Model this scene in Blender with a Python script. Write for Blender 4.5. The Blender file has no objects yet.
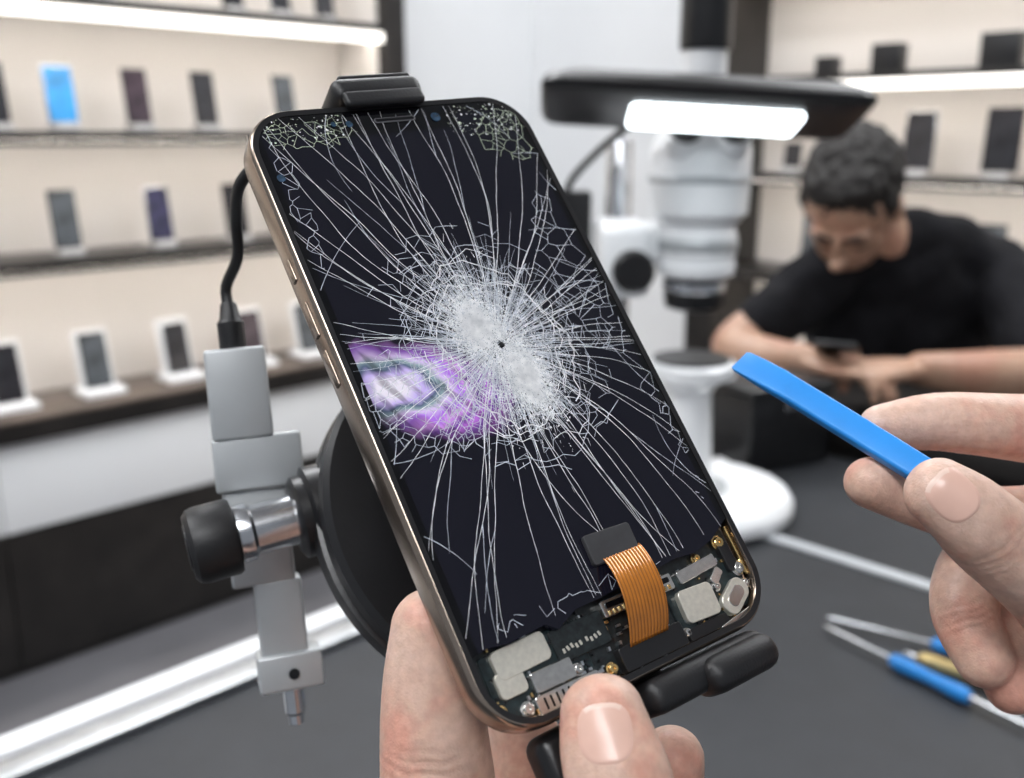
import bpy, bmesh, math, random
import numpy as np
from mathutils import Vector, Matrix, noise
from mathutils.bvhtree import BVHTree
from mathutils.geometry import delaunay_2d_cdt
random.seed(11)
SC = bpy.context.scene
COL = SC.collection
V3 = Vector
# ------------------------------------------------------------------ helpers
def pm(name, col, rough=.5, metal=0., nscale=0., namt=.1, bump=0., bscale=None, coat=0., emis=None, estr=0., sss=0., spec=.5, sssr=(.006,.002,.001)):
    m = bpy.data.materials.new(name); m.use_nodes = True
    nt = m.node_tree; b = nt.nodes['Principled BSDF']
    b.inputs['Base Color'].default_value = (*col, 1)
    b.inputs['Roughness'].default_value = rough
    b.inputs['Metallic'].default_value = metal
    b.inputs['Coat Weight'].default_value = coat
    b.inputs['Specular IOR Level'].default_value = spec
    if emis:
        b.inputs['Emission Color'].default_value = (*emis, 1); b.inputs['Emission Strength'].default_value = estr
    if sss:
        b.inputs['Subsurface Weight'].default_value = sss
        b.inputs['Subsurface Radius'].default_value = sssr
        b.inputs['Subsurface Scale'].default_value = 1.0
    tc = nt.nodes.new('ShaderNodeTexCoord')
    if nscale:
        n = nt.nodes.new('ShaderNodeTexNoise'); n.inputs['Scale'].default_value = nscale; n.inputs['Detail'].default_value = 5
        nt.links.new(tc.outputs['Object'], n.inputs['Vector'])
        r = nt.nodes.new('ShaderNodeValToRGB')
        r.color_ramp.elements[0].position = .3; r.color_ramp.elements[1].position = .7
        r.color_ramp.elements[0].color = (*[c*(1-namt) for c in col], 1)
        r.color_ramp.elements[1].color = (*[min(1, c*(1+namt)) for c in col], 1)
        nt.links.new(n.outputs['Fac'], r.inputs['Fac']); nt.links.new(r.outputs['Color'], b.inputs['Base Color'])
    if bump:
        n2 = nt.nodes.new('ShaderNodeTexNoise'); n2.inputs['Scale'].default_value = bscale or nscale; n2.inputs['Detail'].default_value = 4
        nt.links.new(tc.outputs['Object'], n2.inputs['Vector'])
        bp = nt.nodes.new('ShaderNodeBump'); bp.inputs['Strength'].default_value = 1; bp.inputs['Distance'].default_value = bump
        nt.links.new(n2.outputs['Fac'], bp.inputs['Height']); nt.links.new(bp.outputs['Normal'], b.inputs['Normal'])
    return m

def empty(name, M=Matrix()):
    e = bpy.data.objects.new(name, None); e.empty_display_size = .05
    COL.objects.link(e); e.matrix_world = M; return e

def mkobj(name, me, mat, parent=None, M=None, smooth=True, ang=40):
    o = bpy.data.objects.new(name, me); COL.objects.link(o)
    if mat: me.materials.append(mat)
    if smooth:
        me.polygons.foreach_set('use_smooth', [True]*len(me.polygons))
        if ang: me.set_sharp_from_angle(angle=math.radians(ang))
    if parent: o.parent = parent
    if M is not None: o.matrix_local = M
    return o

def bm2(bm, name='m'):
    bmesh.ops.recalc_face_normals(bm, faces=bm.faces)
    me = bpy.data.meshes.new(name); bm.to_mesh(me); bm.free(); return me

def box(name, x0,x1,y0,y1,z0,z1, mat, parent=None, M=None, bev=0., seg=3):
    bm = bmesh.new(); bmesh.ops.create_cube(bm, size=1)
    for v in bm.verts:
        v.co = V3(((x0+x1)/2+v.co.x*(x1-x0), (y0+y1)/2+v.co.y*(y1-y0), (z0+z1)/2+v.co.z*(z1-z0)))
    if bev: bmesh.ops.bevel(bm, geom=bm.edges[:], offset=bev, segments=seg, affect='EDGES', profile=.5)
    return mkobj(name, bm2(bm), mat, parent, M)

def frameM(o, z, x=None):
    z = V3(z).normalized()
    x = V3(x) if x is not None else (V3((1,0,0)) if abs(z.x) < .9 else V3((0,1,0)))
    x = (x - z*x.dot(z)).normalized(); y = z.cross(x)
    M = Matrix.Identity(4)
    for i in range(3): M[i][0]=x[i]; M[i][1]=y[i]; M[i][2]=z[i]; M[i][3]=o[i]
    return M

def lathe(name, prof, mat, parent=None, M=None, seg=48, ang=35):
    bm = bmesh.new(); rings=[]
    for r,z in prof:
        if r < 1e-6: rings.append([bm.verts.new((0,0,z))])
        else: rings.append([bm.verts.new((r*math.cos(2*math.pi*i/seg), r*math.sin(2*math.pi*i/seg), z)) for i in range(seg)])
    for a,b in zip(rings, rings[1:]):
        for i in range(seg):
            j=(i+1)%seg
            if len(a)==1 and len(b)==1: continue
            if len(a)==1: bm.faces.new((a[0],b[j],b[i]))
            elif len(b)==1: bm.faces.new((a[i],a[j],b[0]))
            else: bm.faces.new((a[i],a[j],b[j],b[i]))
    if len(rings[0])>1: bm.faces.new(rings[0][::-1])
    if len(rings[-1])>1: bm.faces.new(rings[-1])
    return mkobj(name, bm2(bm), mat, parent, M, ang=ang)

def catmull(P, R, sub):
    P=[V3(p) for p in P]; n=len(P); out=[]; rr=[]
    R=[(r,r) if not isinstance(r,tuple) else r for r in R]
    for i in range(n-1):
        p0=P[max(i-1,0)]; p1=P[i]; p2=P[i+1]; p3=P[min(i+2,n-1)]
        r0=R[max(i-1,0)]; r1=R[i]; r2=R[i+1]; r3=R[min(i+2,n-1)]
        for k in range(sub):
            t=k/sub; f=lambda a,b,c,d: .5*(2*b+(c-a)*t+(2*a-5*b+4*c-d)*t*t+(3*b-a-3*c+d)*t**3)
            out.append(V3([f(p0[j],p1[j],p2[j],p3[j]) for j in range(3)]))
            rr.append((f(r0[0],r1[0],r2[0],r3[0]), f(r0[1],r1[1],r2[1],r3[1])))
    out.append(P[-1]); rr.append(R[-1]); return out, rr

def sweep_bm(bm, P, R, seg=20, sub=6, up=None, capf=1.0):
    """closed tube with rounded ends; R radius or (r_side, r_up)"""
    P,R = catmull(P,R,sub)
    n=len(P); T=[]
    for i in range(n):
        a=P[max(i-1,0)]; b=P[min(i+1,n-1)]; T.append((b-a).normalized())
    u = V3(up) if up is not None else (V3((0,0,1)) if abs(T[0].z)<.9 else V3((1,0,0)))
    rings=[]; frames=[]
    for i in range(n):
        u=(u-T[i]*u.dot(T[i])).normalized(); s=T[i].cross(u); frames.append((s.copy(),u.copy()))
    K=5; secs=[]
    r0=min(R[0])
    for k in range(1,K):
        a=math.pi/2*k/K
        secs.append((P[0]-T[0]*r0*capf*math.cos(a), frames[0], R[0][0]*math.sin(a), R[0][1]*math.sin(a)))
    for i in range(n): secs.append((P[i],frames[i],R[i][0],R[i][1]))
    r1=min(R[-1])
    for k in range(K-1,0,-1):
        a=math.pi/2*k/K
        secs.append((P[-1]+T[-1]*r1*capf*math.cos(a), frames[-1], R[-1][0]*math.sin(a), R[-1][1]*math.sin(a)))
    for c,(s,w),ra,rb in secs:
        rings.append([bm.verts.new(c+s*ra*math.cos(2*math.pi*i/seg)+w*rb*math.sin(2*math.pi*i/seg)) for i in range(seg)])
    pa=bm.verts.new(P[0]-T[0]*r0*capf); pb=bm.verts.new(P[-1]+T[-1]*r1*capf)
    for a,b in zip(rings,rings[1:]):
        for i in range(seg):
            j=(i+1)%seg; bm.faces.new((a[i],a[j],b[j],b[i]))
    for i in range(seg):
        j=(i+1)%seg; bm.faces.new((pa,rings[0][j],rings[0][i])); bm.faces.new((pb,rings[-1][i],rings[-1][j]))

def sweep(name,P,R,mat,parent=None,M=None,seg=20,sub=6,up=None,capf=1.0):
    bm=bmesh.new(); sweep_bm(bm,P,R,seg,sub,up,capf); return mkobj(name,bm2(bm),mat,parent,M)

def ell_bm(bm, c, r, M=Matrix()):
    res=bmesh.ops.create_uvsphere(bm,u_segments=28,v_segments=18,radius=1)
    for v in res['verts']:
        v.co = M @ (V3(c)+V3((v.co.x*r[0],v.co.y*r[1],v.co.z*r[2])))

def fuse(bm, voxel, smooth):
    """union of overlapping closed shells -> one continuous skin mesh"""
    bmesh.ops.recalc_face_normals(bm, faces=bm.faces)
    me=bpy.data.meshes.new('tmp'); bm.to_mesh(me); bm.free()
    o=bpy.data.objects.new('tmp',me); COL.objects.link(o)
    r=o.modifiers.new('r','REMESH'); r.mode='VOXEL'; r.voxel_size=voxel
    s=o.modifiers.new('s','SMOOTH'); s.factor=.5; s.iterations=smooth
    dg=bpy.context.evaluated_depsgraph_get(); dg.update()
    m2=bpy.data.meshes.new_from_object(o.evaluated_get(dg))
    bpy.data.objects.remove(o); return m2

def arr(me):
    n=len(me.vertices); co=np.empty(n*3); me.vertices.foreach_get('co',co)
    no=np.empty(n*3); me.vertices.foreach_get('normal',no); return n,co.reshape(-1,3),no.reshape(-1,3)
def creases(me, L):
    n,co,no=arr(me); d=np.zeros(n)
    for p,t,R,w,depth in L:
        t=np.array(V3(t).normalized()); q=co-np.array(p); al=q@t
        rad=np.linalg.norm(q,axis=1)
        wav=.0003*np.sin(q[:,0]*900+q[:,1]*700)
        d+=depth*np.exp(-((al+wav)/w)**2)*np.clip(1.2-rad/R,0,1)
    co-=no*d[:,None]; me.vertices.foreach_set('co',co.ravel()); me.update()
def roughen(me, amp, sc):
    n,co,no=arr(me)
    d=np.array([noise.noise(V3(c)*sc) for c in co])
    co+=no*(d*amp)[:,None]; me.vertices.foreach_set('co',co.ravel()); me.update()

def rrect(w,h,r,n=10,cx=0,cy=0):
    pts=[]
    for sx,sy,a0 in ((1,1,0),(-1,1,90),(-1,-1,180),(1,-1,270)):
        for k in range(n+1):
            a=math.radians(a0+90*k/n); pts.append((cx+sx*(w/2-r)+r*math.cos(a), cy+sy*(h/2-r)+r*math.sin(a)))
    return pts

def rslab(name,w,h,r,z0,z1,mat,parent,cx=0,cy=0,rot=0,M=None,bev=.00015):
    bm=bmesh.new()
    b=min(bev,(z1-z0)/3); rings=[]
    for off,z in ((0,z0),(0,z1-b),(-b,z1)):
        rings.append([bm.verts.new((x,y,z)) for x,y in rrect(w+2*off,h+2*off,max(r+off,1e-5),6)])
    n=len(rings[0])
    for a,c in zip(rings,rings[1:]):
        for i in range(n): bm.faces.new((a[i],a[(i+1)%n],c[(i+1)%n],c[i]))
    bm.faces.new(rings[0][::-1]); bm.faces.new(rings[-1])
    MM=Matrix.Translation((cx,cy,0))@Matrix.Rotation(math.radians(rot),4,'Z')
    return mkobj(name,bm2(bm),mat,parent,(M@MM) if M is not None else MM,ang=30)

# ------------------------------------------------------------------ materials
M_white=pm('white_paint',(.81,.82,.83),.5,nscale=2,namt=.03)
M_cream=pm('lit_back_panel',(.80,.76,.72),.6,nscale=1.5,namt=.04)
M_dark=pm('dark_wood_laminate',(.014,.012,.011),.4,nscale=12,namt=.4)
M_counter=pm('walnut_counter',(.10,.075,.06),.35,nscale=9,namt=.3)
M_blackp=pm('black_plastic',(.009,.009,.010),.34,nscale=60,namt=.25,bump=.00005,bscale=900)
M_rubber=pm('black_rubber',(.008,.008,.009),.45,nscale=80,namt=.3,bump=.00008,bscale=1500)
M_mat=pm('dark_bench_mat',(.020,.022,.026),.5,nscale=30,namt=.12,bump=.0002,bscale=300,spec=.4)
M_alu=pm('brushed_aluminium',(.62,.64,.66),.33,1.,nscale=40,namt=.08)
M_steel=pm('steel',(.55,.56,.58),.22,1.,nscale=80,namt=.08)
M_grey=pm('satin_grey_metal',(.46,.48,.49),.42,.4,nscale=50,namt=.06)
M_floor=pm('grey_floor',(.12,.12,.13),.45,nscale=3,namt=.15)
M_ceil=pm('ceiling_paint',(.72,.73,.75),.8,nscale=2,namt=.02)
M_micro=pm('microscope_enamel',(.84,.85,.86),.3,nscale=10,namt=.02,coat=.3)
M_strip=pm('led_strip',(1,1,1),.5,emis=(1,.94,.85),estr=2.4)
M_strip2=pm('added_bay_led',(1,1,1),.5,emis=(1,.92,.83),estr=21)  # hidden strips, added to brighten the shelf bays
M_panel=pm('added_ceiling_led',(1,1,1),.5,emis=(.97,.98,1),estr=14)  # unseen panels added as the main room light
M_paneld=pm('added_ceiling_led_dim',(1,1,1),.5,emis=(.97,.98,1),estr=7)  # added panel, dimmer, brightens the white walls at the corner
M_lampled=pm('lamp_led_panel',(1,1,1),.5,emis=(.88,.96,1),estr=6)

# ------------------------------------------------------------------ room (frame turned 45 deg)
R45=Matrix.Rotation(math.radians(45),4,'Z')
WX,WY=2.864,2.758
def rbox(name,*a,mat=None,parent=None,bev=0.):
    o=box(name,*a,mat,None,None,bev)
    if parent: o.parent=parent
    else: o.matrix_world=R45
    return o
rbox('floor',-1.9,WX+.1,-1.9,WY+.1,-.1,0,mat=M_floor)
rbox('ceiling',-1.9,WX+.1,-1.9,WY+.1,2.8,2.9,mat=M_ceil)
rbox('wall_left',-1.9,WX+.1,WY,WY+.1,0,2.8,mat=M_white)
rbox('wall_right',WX,WX+.1,-1.9,WY,0,2.8,mat=M_white)
rbox('baseboard_left',2.04,WX-.001,WY-.012,WY-.001,0.001,.08,mat=M_white)
rbox('baseboard_right',WX-.012,WX-.001,1.84,WY-.013,0.001,.08,mat=M_white)
for cx,cy in ((-.7,1.1),(1.0,1.6),(2.0,.2),(-.9,-.6),(2.15,1.75)):  # unseen panels added for lighting; last one lifts the corner walls
    e=empty('added_ceiling_light',R45@Matrix.Translation((cx,cy,2.8)))
    box('frame',-.32,.32,-.62,.62,-.03,-.001,M_white,e)
    box('diffuser',-.3,.3,-.6,.6,-.036,-.0305,M_paneld if cx>2.1 else M_panel,e)

M_acr=pm('frosted_acrylic',(.50,.49,.48),.3,nscale=20,namt=.05)
def phone_unit(parent, x, y, z, face, w=.07, h=.145, mat=None, stand=0, k=0, lean=9):
    """little display phone leaning on a stand"""
    M=Matrix.Translation((x,y,z))@Matrix.Rotation(face,4,'Z')
    L=Matrix.Rotation(math.radians(-lean),4,'X')
    zb=.018
    box('phone_body_%d'%k,-w/2,w/2,-.004,.004,0,h,M_steel if k%4==1 else M_blackp,parent,M@Matrix.Translation((0,0,zb))@L,.003)
    box('phone_face_%d'%k,-w/2+.003,w/2-.003,-.0048,-.0041,.004,h-.004,mat,parent,M@Matrix.Translation((0,0,zb))@L)
    if stand:
        box('stand_base_%d'%k,-.055,.055,-.045,.05,0,.017,M_white,parent,M,.004)
        box('stand_back_%d'%k,-w/2-.012,w/2+.012,.006,.012,.0,h+.012,M_white,parent,M@Matrix.Translation((0,0,.017))@L,.003)
    else:
        box('stand_base_%d'%k,-.03,.03,-.025,.03,0,.017,M_acr,parent,M,.003)
        box('stand_back_%d'%k,-.016,.016,.0055,.009,0,h*.6,M_acr,parent,M@Matrix.Translation((0,0,.017))@L,.001)
scr=[pm('screen_black',(.02,.02,.024),.15,nscale=20,namt=.5),
     pm('screen_blue',(.04,.28,.62),.2,nscale=14,namt=.5,emis=(.03,.25,.5),estr=.1),
     pm('screen_plum',(.05,.035,.045),.15,nscale=25,namt=.8),
     pm('screen_slate',(.08,.09,.10),.2,nscale=20,namt=.6),
     pm('screen_indigo',(.03,.03,.07),.2,nscale=30,namt=.9)]
# left shelving
sh=empty('shelving_unit',R45)
x0,x1=-1.7,1.965; yb=WY-.25
rbox('back_panel',x0,x1,WY-.02,WY-.002,.62,2.35,mat=M_cream,parent=sh)
rbox('side_liner',x1-.006,x1-.0005,yb+.03,WY-.021,.69,2.28,mat=M_cream,parent=sh)
for i,z in enumerate((1.04,1.345,1.655,1.97,2.3)):
    rbox('shelf_board_%d'%i,x0,x1-.007,yb,WY-.021,z-.010,z+.012,mat=M_dark,parent=sh,bev=.001)
    if z>1.6: rbox('shelf_light_%d'%i,x0,x1,yb+.004,yb+.02,z-.038,z-.0105,mat=M_strip,parent=sh)
    rbox('shelf_lip_%d'%i,x0,x1,yb+(.02 if z>1.6 else 0),yb+(.024 if z>1.6 else .004),z-(.034 if z>1.6 else .022),z-.0105,mat=M_dark,parent=sh)
    rbox('added_bay_light_%d'%i,x0,x1-.01,yb+.03,yb+.05,z-.018,z-.0105,mat=M_strip2,parent=sh)  # added strip hidden under the board, fills the bay with light
rbox('end_panel',x1,x1+.075,yb-.01,WY-.002,0.0,2.35,mat=M_dark,parent=sh,bev=.002)
rbox('counter_top',x0,x1,yb-.02,WY-.021,.62,.68,mat=M_counter,parent=sh,bev=.002)
rbox('counter_edge',x0,x1,yb-.023,yb-.0205,.622,.672,mat=M_dark,parent=sh)
for i in range(6):
    a=x0+i*(x1-x0)/6; b=x0+(i+1)*(x1-x0)/6
    rbox('drawer_front_%d'%i,a+.002,b-.002,yb,yb+.02,.39,.617,mat=M_white,parent=sh,bev=.002)
    rbox('door_panel_%d'%i,a+.002,b-.002,yb+.005,yb+.02,.03,.385,mat=M_dark,parent=sh,bev=.002)
rbox('carcass',x0,x1,yb+.021,WY-.002,.0,.618,mat=M_dark,parent=sh)
# right shelving
sr=empty('shelving_unit',R45)
y1=1.728; y0=-1.7; xb=WX-.25
rbox('back_panel',WX-.02,WX-.002,y0,y1,.7,2.35,mat=M_cream,parent=sr)
for i,z in enumerate((.95,1.23,1.50,1.80,2.1)):
    rbox('shelf_board_%d'%i,xb,WX-.021,y0,y1,z-.010,z+.008,mat=M_dark,parent=sr,bev=.001)
    if z>1.4: rbox('shelf_light_%d'%i,xb+.002,xb+.02,y0,y1,z-.034,z-.0105,mat=M_strip,parent=sr)
    rbox('shelf_lip_%d'%i,xb+(.02 if z>1.4 else 0),xb+(.024 if z>1.4 else .004),y0,y1,z-(.034 if z>1.4 else .022),z-.0105,mat=M_dark,parent=sr)
    rbox('added_bay_light_%d'%i,xb+.03,xb+.05,y0,y1,z-.018,z-.0105,mat=M_strip2,parent=sr)  # added hidden strip, brightens this bay
rbox('end_panel',xb-.01,WX-.002,y1,y1+.10,0,2.35,mat=M_dark,parent=sr,bev=.002)
rbox('base_cabinet',xb,WX-.002,y0,y1,.0,.70,mat=M_dark,parent=sr,bev=.002)
# display phones
dl=empty('display_smartphones',R45); k=0
for s,mi in ((1.997,0),(1.839,1),(1.643,2),(1.452,0),(1.198,3),(2.2,0),(2.4,2),(2.6,0)):
    phone_unit(dl,WX-s,WY-.17,1.3575,0,.066 if mi!=1 else .074,.140,scr[mi],0,k); k+=1
for s,mi in ((1.86,3),(1.61,4),(1.38,0),(1.15,2),(2.1,0),(2.35,3),(2.6,0)):
    phone_unit(dl,WX-s,WY-.17,1.0525,0,.068,.145,scr[mi],0,k); k+=1
for s,mi in ((2.04,0),(1.815,3),(1.584,0),(1.348,2),(1.15,3),(2.3,2),(2.55,0)):
    phone_unit(dl,WX-s,WY-.16,.6805,0,.07,.145,scr[mi],1,k,12); k+=1
for s in (1.9,1.72,1.35,1.2,1.05,2.2):
    phone_unit(dl,WX-s,WY-.17,1.6675,0,.066,.13,scr[0],0,k); k+=1
dr=empty('display_smartphones',R45)
fa=math.radians(-90)
for s,w,h in ((1.22,.055,.07),(1.588,.085,.155),(1.80,.09,.16),(2.05,.07,.15),(2.3,.07,.15)):
    phone_unit(dr,WX-.17,WY-s,1.2385,fa,w,h,scr[0],0,k,6); k+=1
for s,w,h in ((1.315,.055,.05),(1.49,.08,.075),(1.78,.095,.085),(2.05,.08,.07)):
    box('product_carton_%d'%k,WX-.2,WX-.15,WY-s-w/2,WY-s+w/2,1.5085,1.508+h,M_blackp,dr,None,.002); k+=1
for s in (1.3,1.55,1.8,2.1):
    phone_unit(dr,WX-.17,WY-s,.9585,fa,.07,.15,scr[3],0,k,6); k+=1

# ------------------------------------------------------------------ benches
M_strip_g=pm('grey_white_edge',(.50,.52,.54),.45,nscale=10,namt=.05)
wb=empty('workbench',R45)
rbox('bench_top',-.45,1.30,-.55,.715,.86,.90,mat=M_mat,parent=wb)
rbox('rail_white_flange',-.45,1.30,.724,.7475,.852,.908,mat=M_white,parent=wb,bev=.0015)
rbox('rail_lip',-.45,1.30,.7155,.7235,.852,.903,mat=M_steel,parent=wb,bev=.0008)
rbox('rail_inner',-.45,.969,.690,.7145,.9003,.9075,mat=M_alu,parent=wb,bev=.001)
rbox('rail_cross_strip',.960,.977,-.55,.69,.9002,.9035,mat=M_strip_g,parent=wb,bev=.0008)
rbox('cabinet_body',-.40,1.25,-.50,.70,.08,.858,mat=M_dark,parent=wb)
rbox('plinth',-.35,1.22,-.45,.66,0,.079,mat=M_blackp,parent=wb)
wb2=empty('technician_bench',R45)
rbox('bench_top',1.312,1.60,-.95,.76,.915,.95,mat=M_dark,parent=wb2,bev=.002)
rbox('front_panel',1.33,1.35,-.90,.72,.10,.914,mat=M_dark,parent=wb2)
for i,(a,b) in enumerate(((1.36,-.88),(1.36,.66),(1.55,-.88),(1.55,.66))):
    rbox('leg_%d'%i,a,a+.04,b,b+.04,0,.914,mat=M_steel,parent=wb2)
pb=empty('parts_bin',Matrix.Translation((.365,1.36,.9005))@Matrix.Rotation(math.radians(25),4,'Z'))
box('bin_body',-.07,.07,-.045,.045,0,.105,M_blackp,pb,None,.004)
box('bin_lid',-.073,.073,-.048,.048,.105,.118,M_blackp,pb,None,.004)
box('latch',-.015,.015,-.052,-.047,.085,.112,M_steel,pb,None,.001)

# ------------------------------------------------------------------ microscope
mc=empty('stereo_microscope',Matrix.Translation((.215,1.17,0)))
T=Matrix.Translation
lathe('base',[(.125,.9040),(.13,.907),(.13,.918),(.124,.926),(.06,.930),(0,.930)],M_micro,mc,seg=64)
lathe('base_plate',[(.05,.9301),(.05,.9325),(0,.9325)],M_grey,mc)
lathe('stage_pedestal',[(.034,.93),(.03,.95),(.026,1.05),(.040,1.07)],M_micro,mc)
lathe('stage_rim',[(.044,1.066),(.054,1.071),(.055,1.084),(.050,1.088)],M_micro,mc)
lathe('stage_plate',[(.046,1.088),(.046,1.091),(0,1.091)],M_blackp,mc)
lathe('objective',[(.026,1.150),(.034,1.153),(.036,1.165),(.036,1.188)],M_blackp,mc)
lathe('objective_ring',[(.0365,1.172),(.038,1.174),(.038,1.182),(.0365,1.184)],M_steel,mc)
lathe('zoom_body',[(.036,1.188),(.045,1.193),(.046,1.205),(.0445,1.207),(.0445,1.213),(.046,1.215),(.046,1.240),(.043,1.243),(.043,1.248),(.050,1.256)],M_micro,mc)
lathe('zoom_ring',[(.0462,1.220),(.0475,1.222),(.0475,1.232),(.0462,1.234)],M_grey,mc)
lathe('head_body',[(.048,1.256),(.056,1.262),(.058,1.30),(.057,1.335),(.048,1.352),(.030,1.358)],M_micro,mc)
lathe('head_band',[(.0572,1.296),(.0592,1.298),(.0592,1.304),(.0572,1.306)],M_grey,mc)
lathe('photo_tube',[(.030,1.356),(.030,1.40),(.025,1.405),(.025,1.44)],M_micro,mc)
lathe('camera_adapter',[(.028,1.44),(.029,1.445),(.029,1.53),(.024,1.56)],M_blackp,mc)
for i,sx in enumerate((-.026,.026)):
    Me=frameM((sx,-.035,1.335),(sx*.9,-.75,.75))
    lathe('eyepiece_tube_%d'%i,[(.019,0),(.019,.022),(.016,.024)],M_micro,mc,Me)
    lathe('eyepiece_%d'%i,[(.017,.024),(.017,.034),(.019,.038),(.017,.043),(.010,.043)],M_blackp,mc,Me)
box('support_arm',-.075,-.02,-.01,.075,1.205,1.248,M_micro,mc,None,.010)
box('focus_block',-.115,-.055,-.03,.095,1.165,1.252,M_micro,mc,None,.014)
for i,(yy,dz) in enumerate(((-.052,-1),(.117,1))):
    lathe('focus_knob_%d'%i,[(.020,0),(.024,.003),(.024,.018),(.020,.022),(0,.022)],M_blackp,mc,frameM((-.078,yy+.02*(-dz),1.20),(0,dz,0)))
lathe('column',[(.016,.93),(.016,1.34),(.013,1.345)],M_steel,mc,T((-.085,.07,0)))
lathe('column_collar',[(.028,.928),(.030,.934),(.028,.975),(.018,.985)],M_micro,mc,T((-.085,.07,0)))
# ------------------------------------------------------------------ bench lamp
lm=empty('led_task_lamp',Matrix())
LM=T((.187,1.030,1.379))@Matrix.Rotation(math.radians(4),4,'Y')@Matrix.Rotation(math.radians(-16),4,'X')@Matrix.Rotation(math.radians(-3),4,'Z')
bm=bmesh.new(); rings=[]
for (w,d,z) in ((.285,.090,-.014),(.308,.120,-.011),(.317,.127,-.004),(.312,.120,.004),(.275,.080,.016),(.26,.055,.018)):
    rings.append([bm.verts.new((x,y,z)) for x,y in rrect(w,d,.018,6)])
n=len(rings[0])
for a,b in zip(rings,rings[1:]):
    for i in range(n): bm.faces.new((a[i],a[(i+1)%n],b[(i+1)%n],b[i]))
bm.faces.new(rings[0][::-1]); bm.faces.new(rings[-1])
mkobj('lamp_head',bm2(bm),M_blackp,lm,LM)
rslab('led_diffuser',.166,.066,.008,-.0185,-.0141,M_lampled,lm,cx=.013,cy=-.002,M=LM)
sweep('flex_arm',[(.15,1.08,1.37),(.13,1.13,1.36),(.10,1.20,1.33),(.070,1.25,1.29),(.068,1.27,1.25)],[.0045]*5,M_blackp,lm)
box('driver_box',-.03,.03,-.025,.025,0,.082,M_blackp,lm,T((.068,1.27,1.20)),.004)
lathe('lamp_pole',[(.007,.902),(.007,1.205)],M_blackp,lm,T((.068,1.27,0)))
lathe('lamp_foot',[(.035,.9005),(.035,.912),(.01,.918)],M_blackp,lm,T((.068,1.27,0)))

# ------------------------------------------------------------------ tools on the bench
M_blue=pm('blue_plastic',(.015,.22,.62),.35,nscale=60,namt=.08,coat=.2)
M_brass=pm('brass',(.62,.47,.22),.35,.9,nscale=60,namt=.1)
def driver(a,b,h0,h1,hm):
    a=V3(a); b=V3(b); e=empty('precision_screwdriver'); d=(b-a).normalized(); Lg=(b-a).length
    M=frameM(a,d); e.matrix_world=M
    lathe('shaft',[(.0008,0),(.0022,.006),(.0022,Lg*h0),],M_steel,e)
    lathe('handle',[(.003,Lg*h0-.004),(.0062,Lg*h0),(.0068,Lg*h0+.01),(.0055,Lg*(h0+h1)/2),(.0068,Lg*h1-.008),(.0055,Lg*h1)],hm,e,seg=10)
    lathe('tail',[(.0025,Lg*h1),(.0025,Lg*.97),(.0008,Lg)],M_steel,e)
driver((.290,.846,.9072),(.400,.681,.9072),.38,.74,M_blue)
driver((.298,.863,.9072),(.455,.764,.9072),.52,.92,M_blue)
driver((.345,.797,.9072),(.425,.722,.9072),.15,.9,M_brass)

# ------------------------------------------------------------------ cracked phone
PU=V3((.8175,.571,.0786)).normalized(); PV=V3((-.4069,.4756,.7798)); PN=PU.cross(PV).normalized(); PV=PN.cross(PU)
PM=Matrix.Identity(4)
pc=V3((-.002,.2209,1.2999))+PU*.0013-PV*.0003
for i in range(3): PM[i][0]=PU[i]; PM[i][1]=PV[i]; PM[i][2]=PN[i]; PM[i][3]=pc[i]
ph=empty('cracked_smartphone',PM)
W,H=.0780,.1486
M_bronze=pm('champagne_frame',(.37,.30,.245),.22,1.,nscale=60,namt=.08)
M_rim=pm('black_rim',(.010,.010,.011),.3,nscale=90,namt=.2)
bm=bmesh.new(); rings=[]
prof=[(-.0030,-.0035),(-.0021,-.0035),(-.0020,-.0004),(-.0016,.0001),(-.0009,.0002),(-.0003,-.0003),(0,-.0014),(0,-.0066),(-.0004,-.0076),(-.0014,-.0082),(-.003,-.0083)]
for off,z in prof: rings.append([bm.verts.new((x,y,z)) for x,y in rrect(W+2*off,H+2*off,.0125+off,12)])
n=len(rings[0])
for a,b in zip(rings,rings[1:]):
    for i in range(n): bm.faces.new((a[i],a[(i+1)%n],b[(i+1)%n],b[i]))
bm.faces.new(rings[-1])
mkobj('metal_frame',bm2(bm),M_bronze,ph,ang=50)
def ringstrip(name,o0,o1,z0,z1,mat):
    bm=bmesh.new()
    a=[bm.verts.new((x,y,z0)) for x,y in rrect(W+2*o0,H+2*o0,.0125+o0,12)]
    b=[bm.verts.new((x,y,z1)) for x,y in rrect(W+2*o1,H+2*o1,.0125+o1,12)]
    n=len(a)
    for i in range(n): bm.faces.new((a[i],a[(i+1)%n],b[(i+1)%n],b[i]))
    mkobj(name,bm2(bm),mat,ph)
ringstrip('rim_gasket',-.0008,-.0021,.00030,.00012,M_rim)
for i,(b,l) in enumerate(((.034,.0055),(.0215,.0085),(.0095,.0085))):
    box('side_button_%d'%i,-W/2-.00035,-W/2+.0004,b-l/2,b+l/2,-.0050,-.0028,M_bronze,ph,None,.0003)
M_pcb=pm('pcb_black',(.010,.014,.015),.35,nscale=900,namt=.8,coat=.3)
M_pcbg=pm('pcb_green_black',(.010,.020,.022),.35,nscale=600,namt=.7,coat=.3)
rslab('midframe_tray',W-.0052,H-.0052,.010,-.0036,-.0030,M_pcb,ph)
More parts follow.
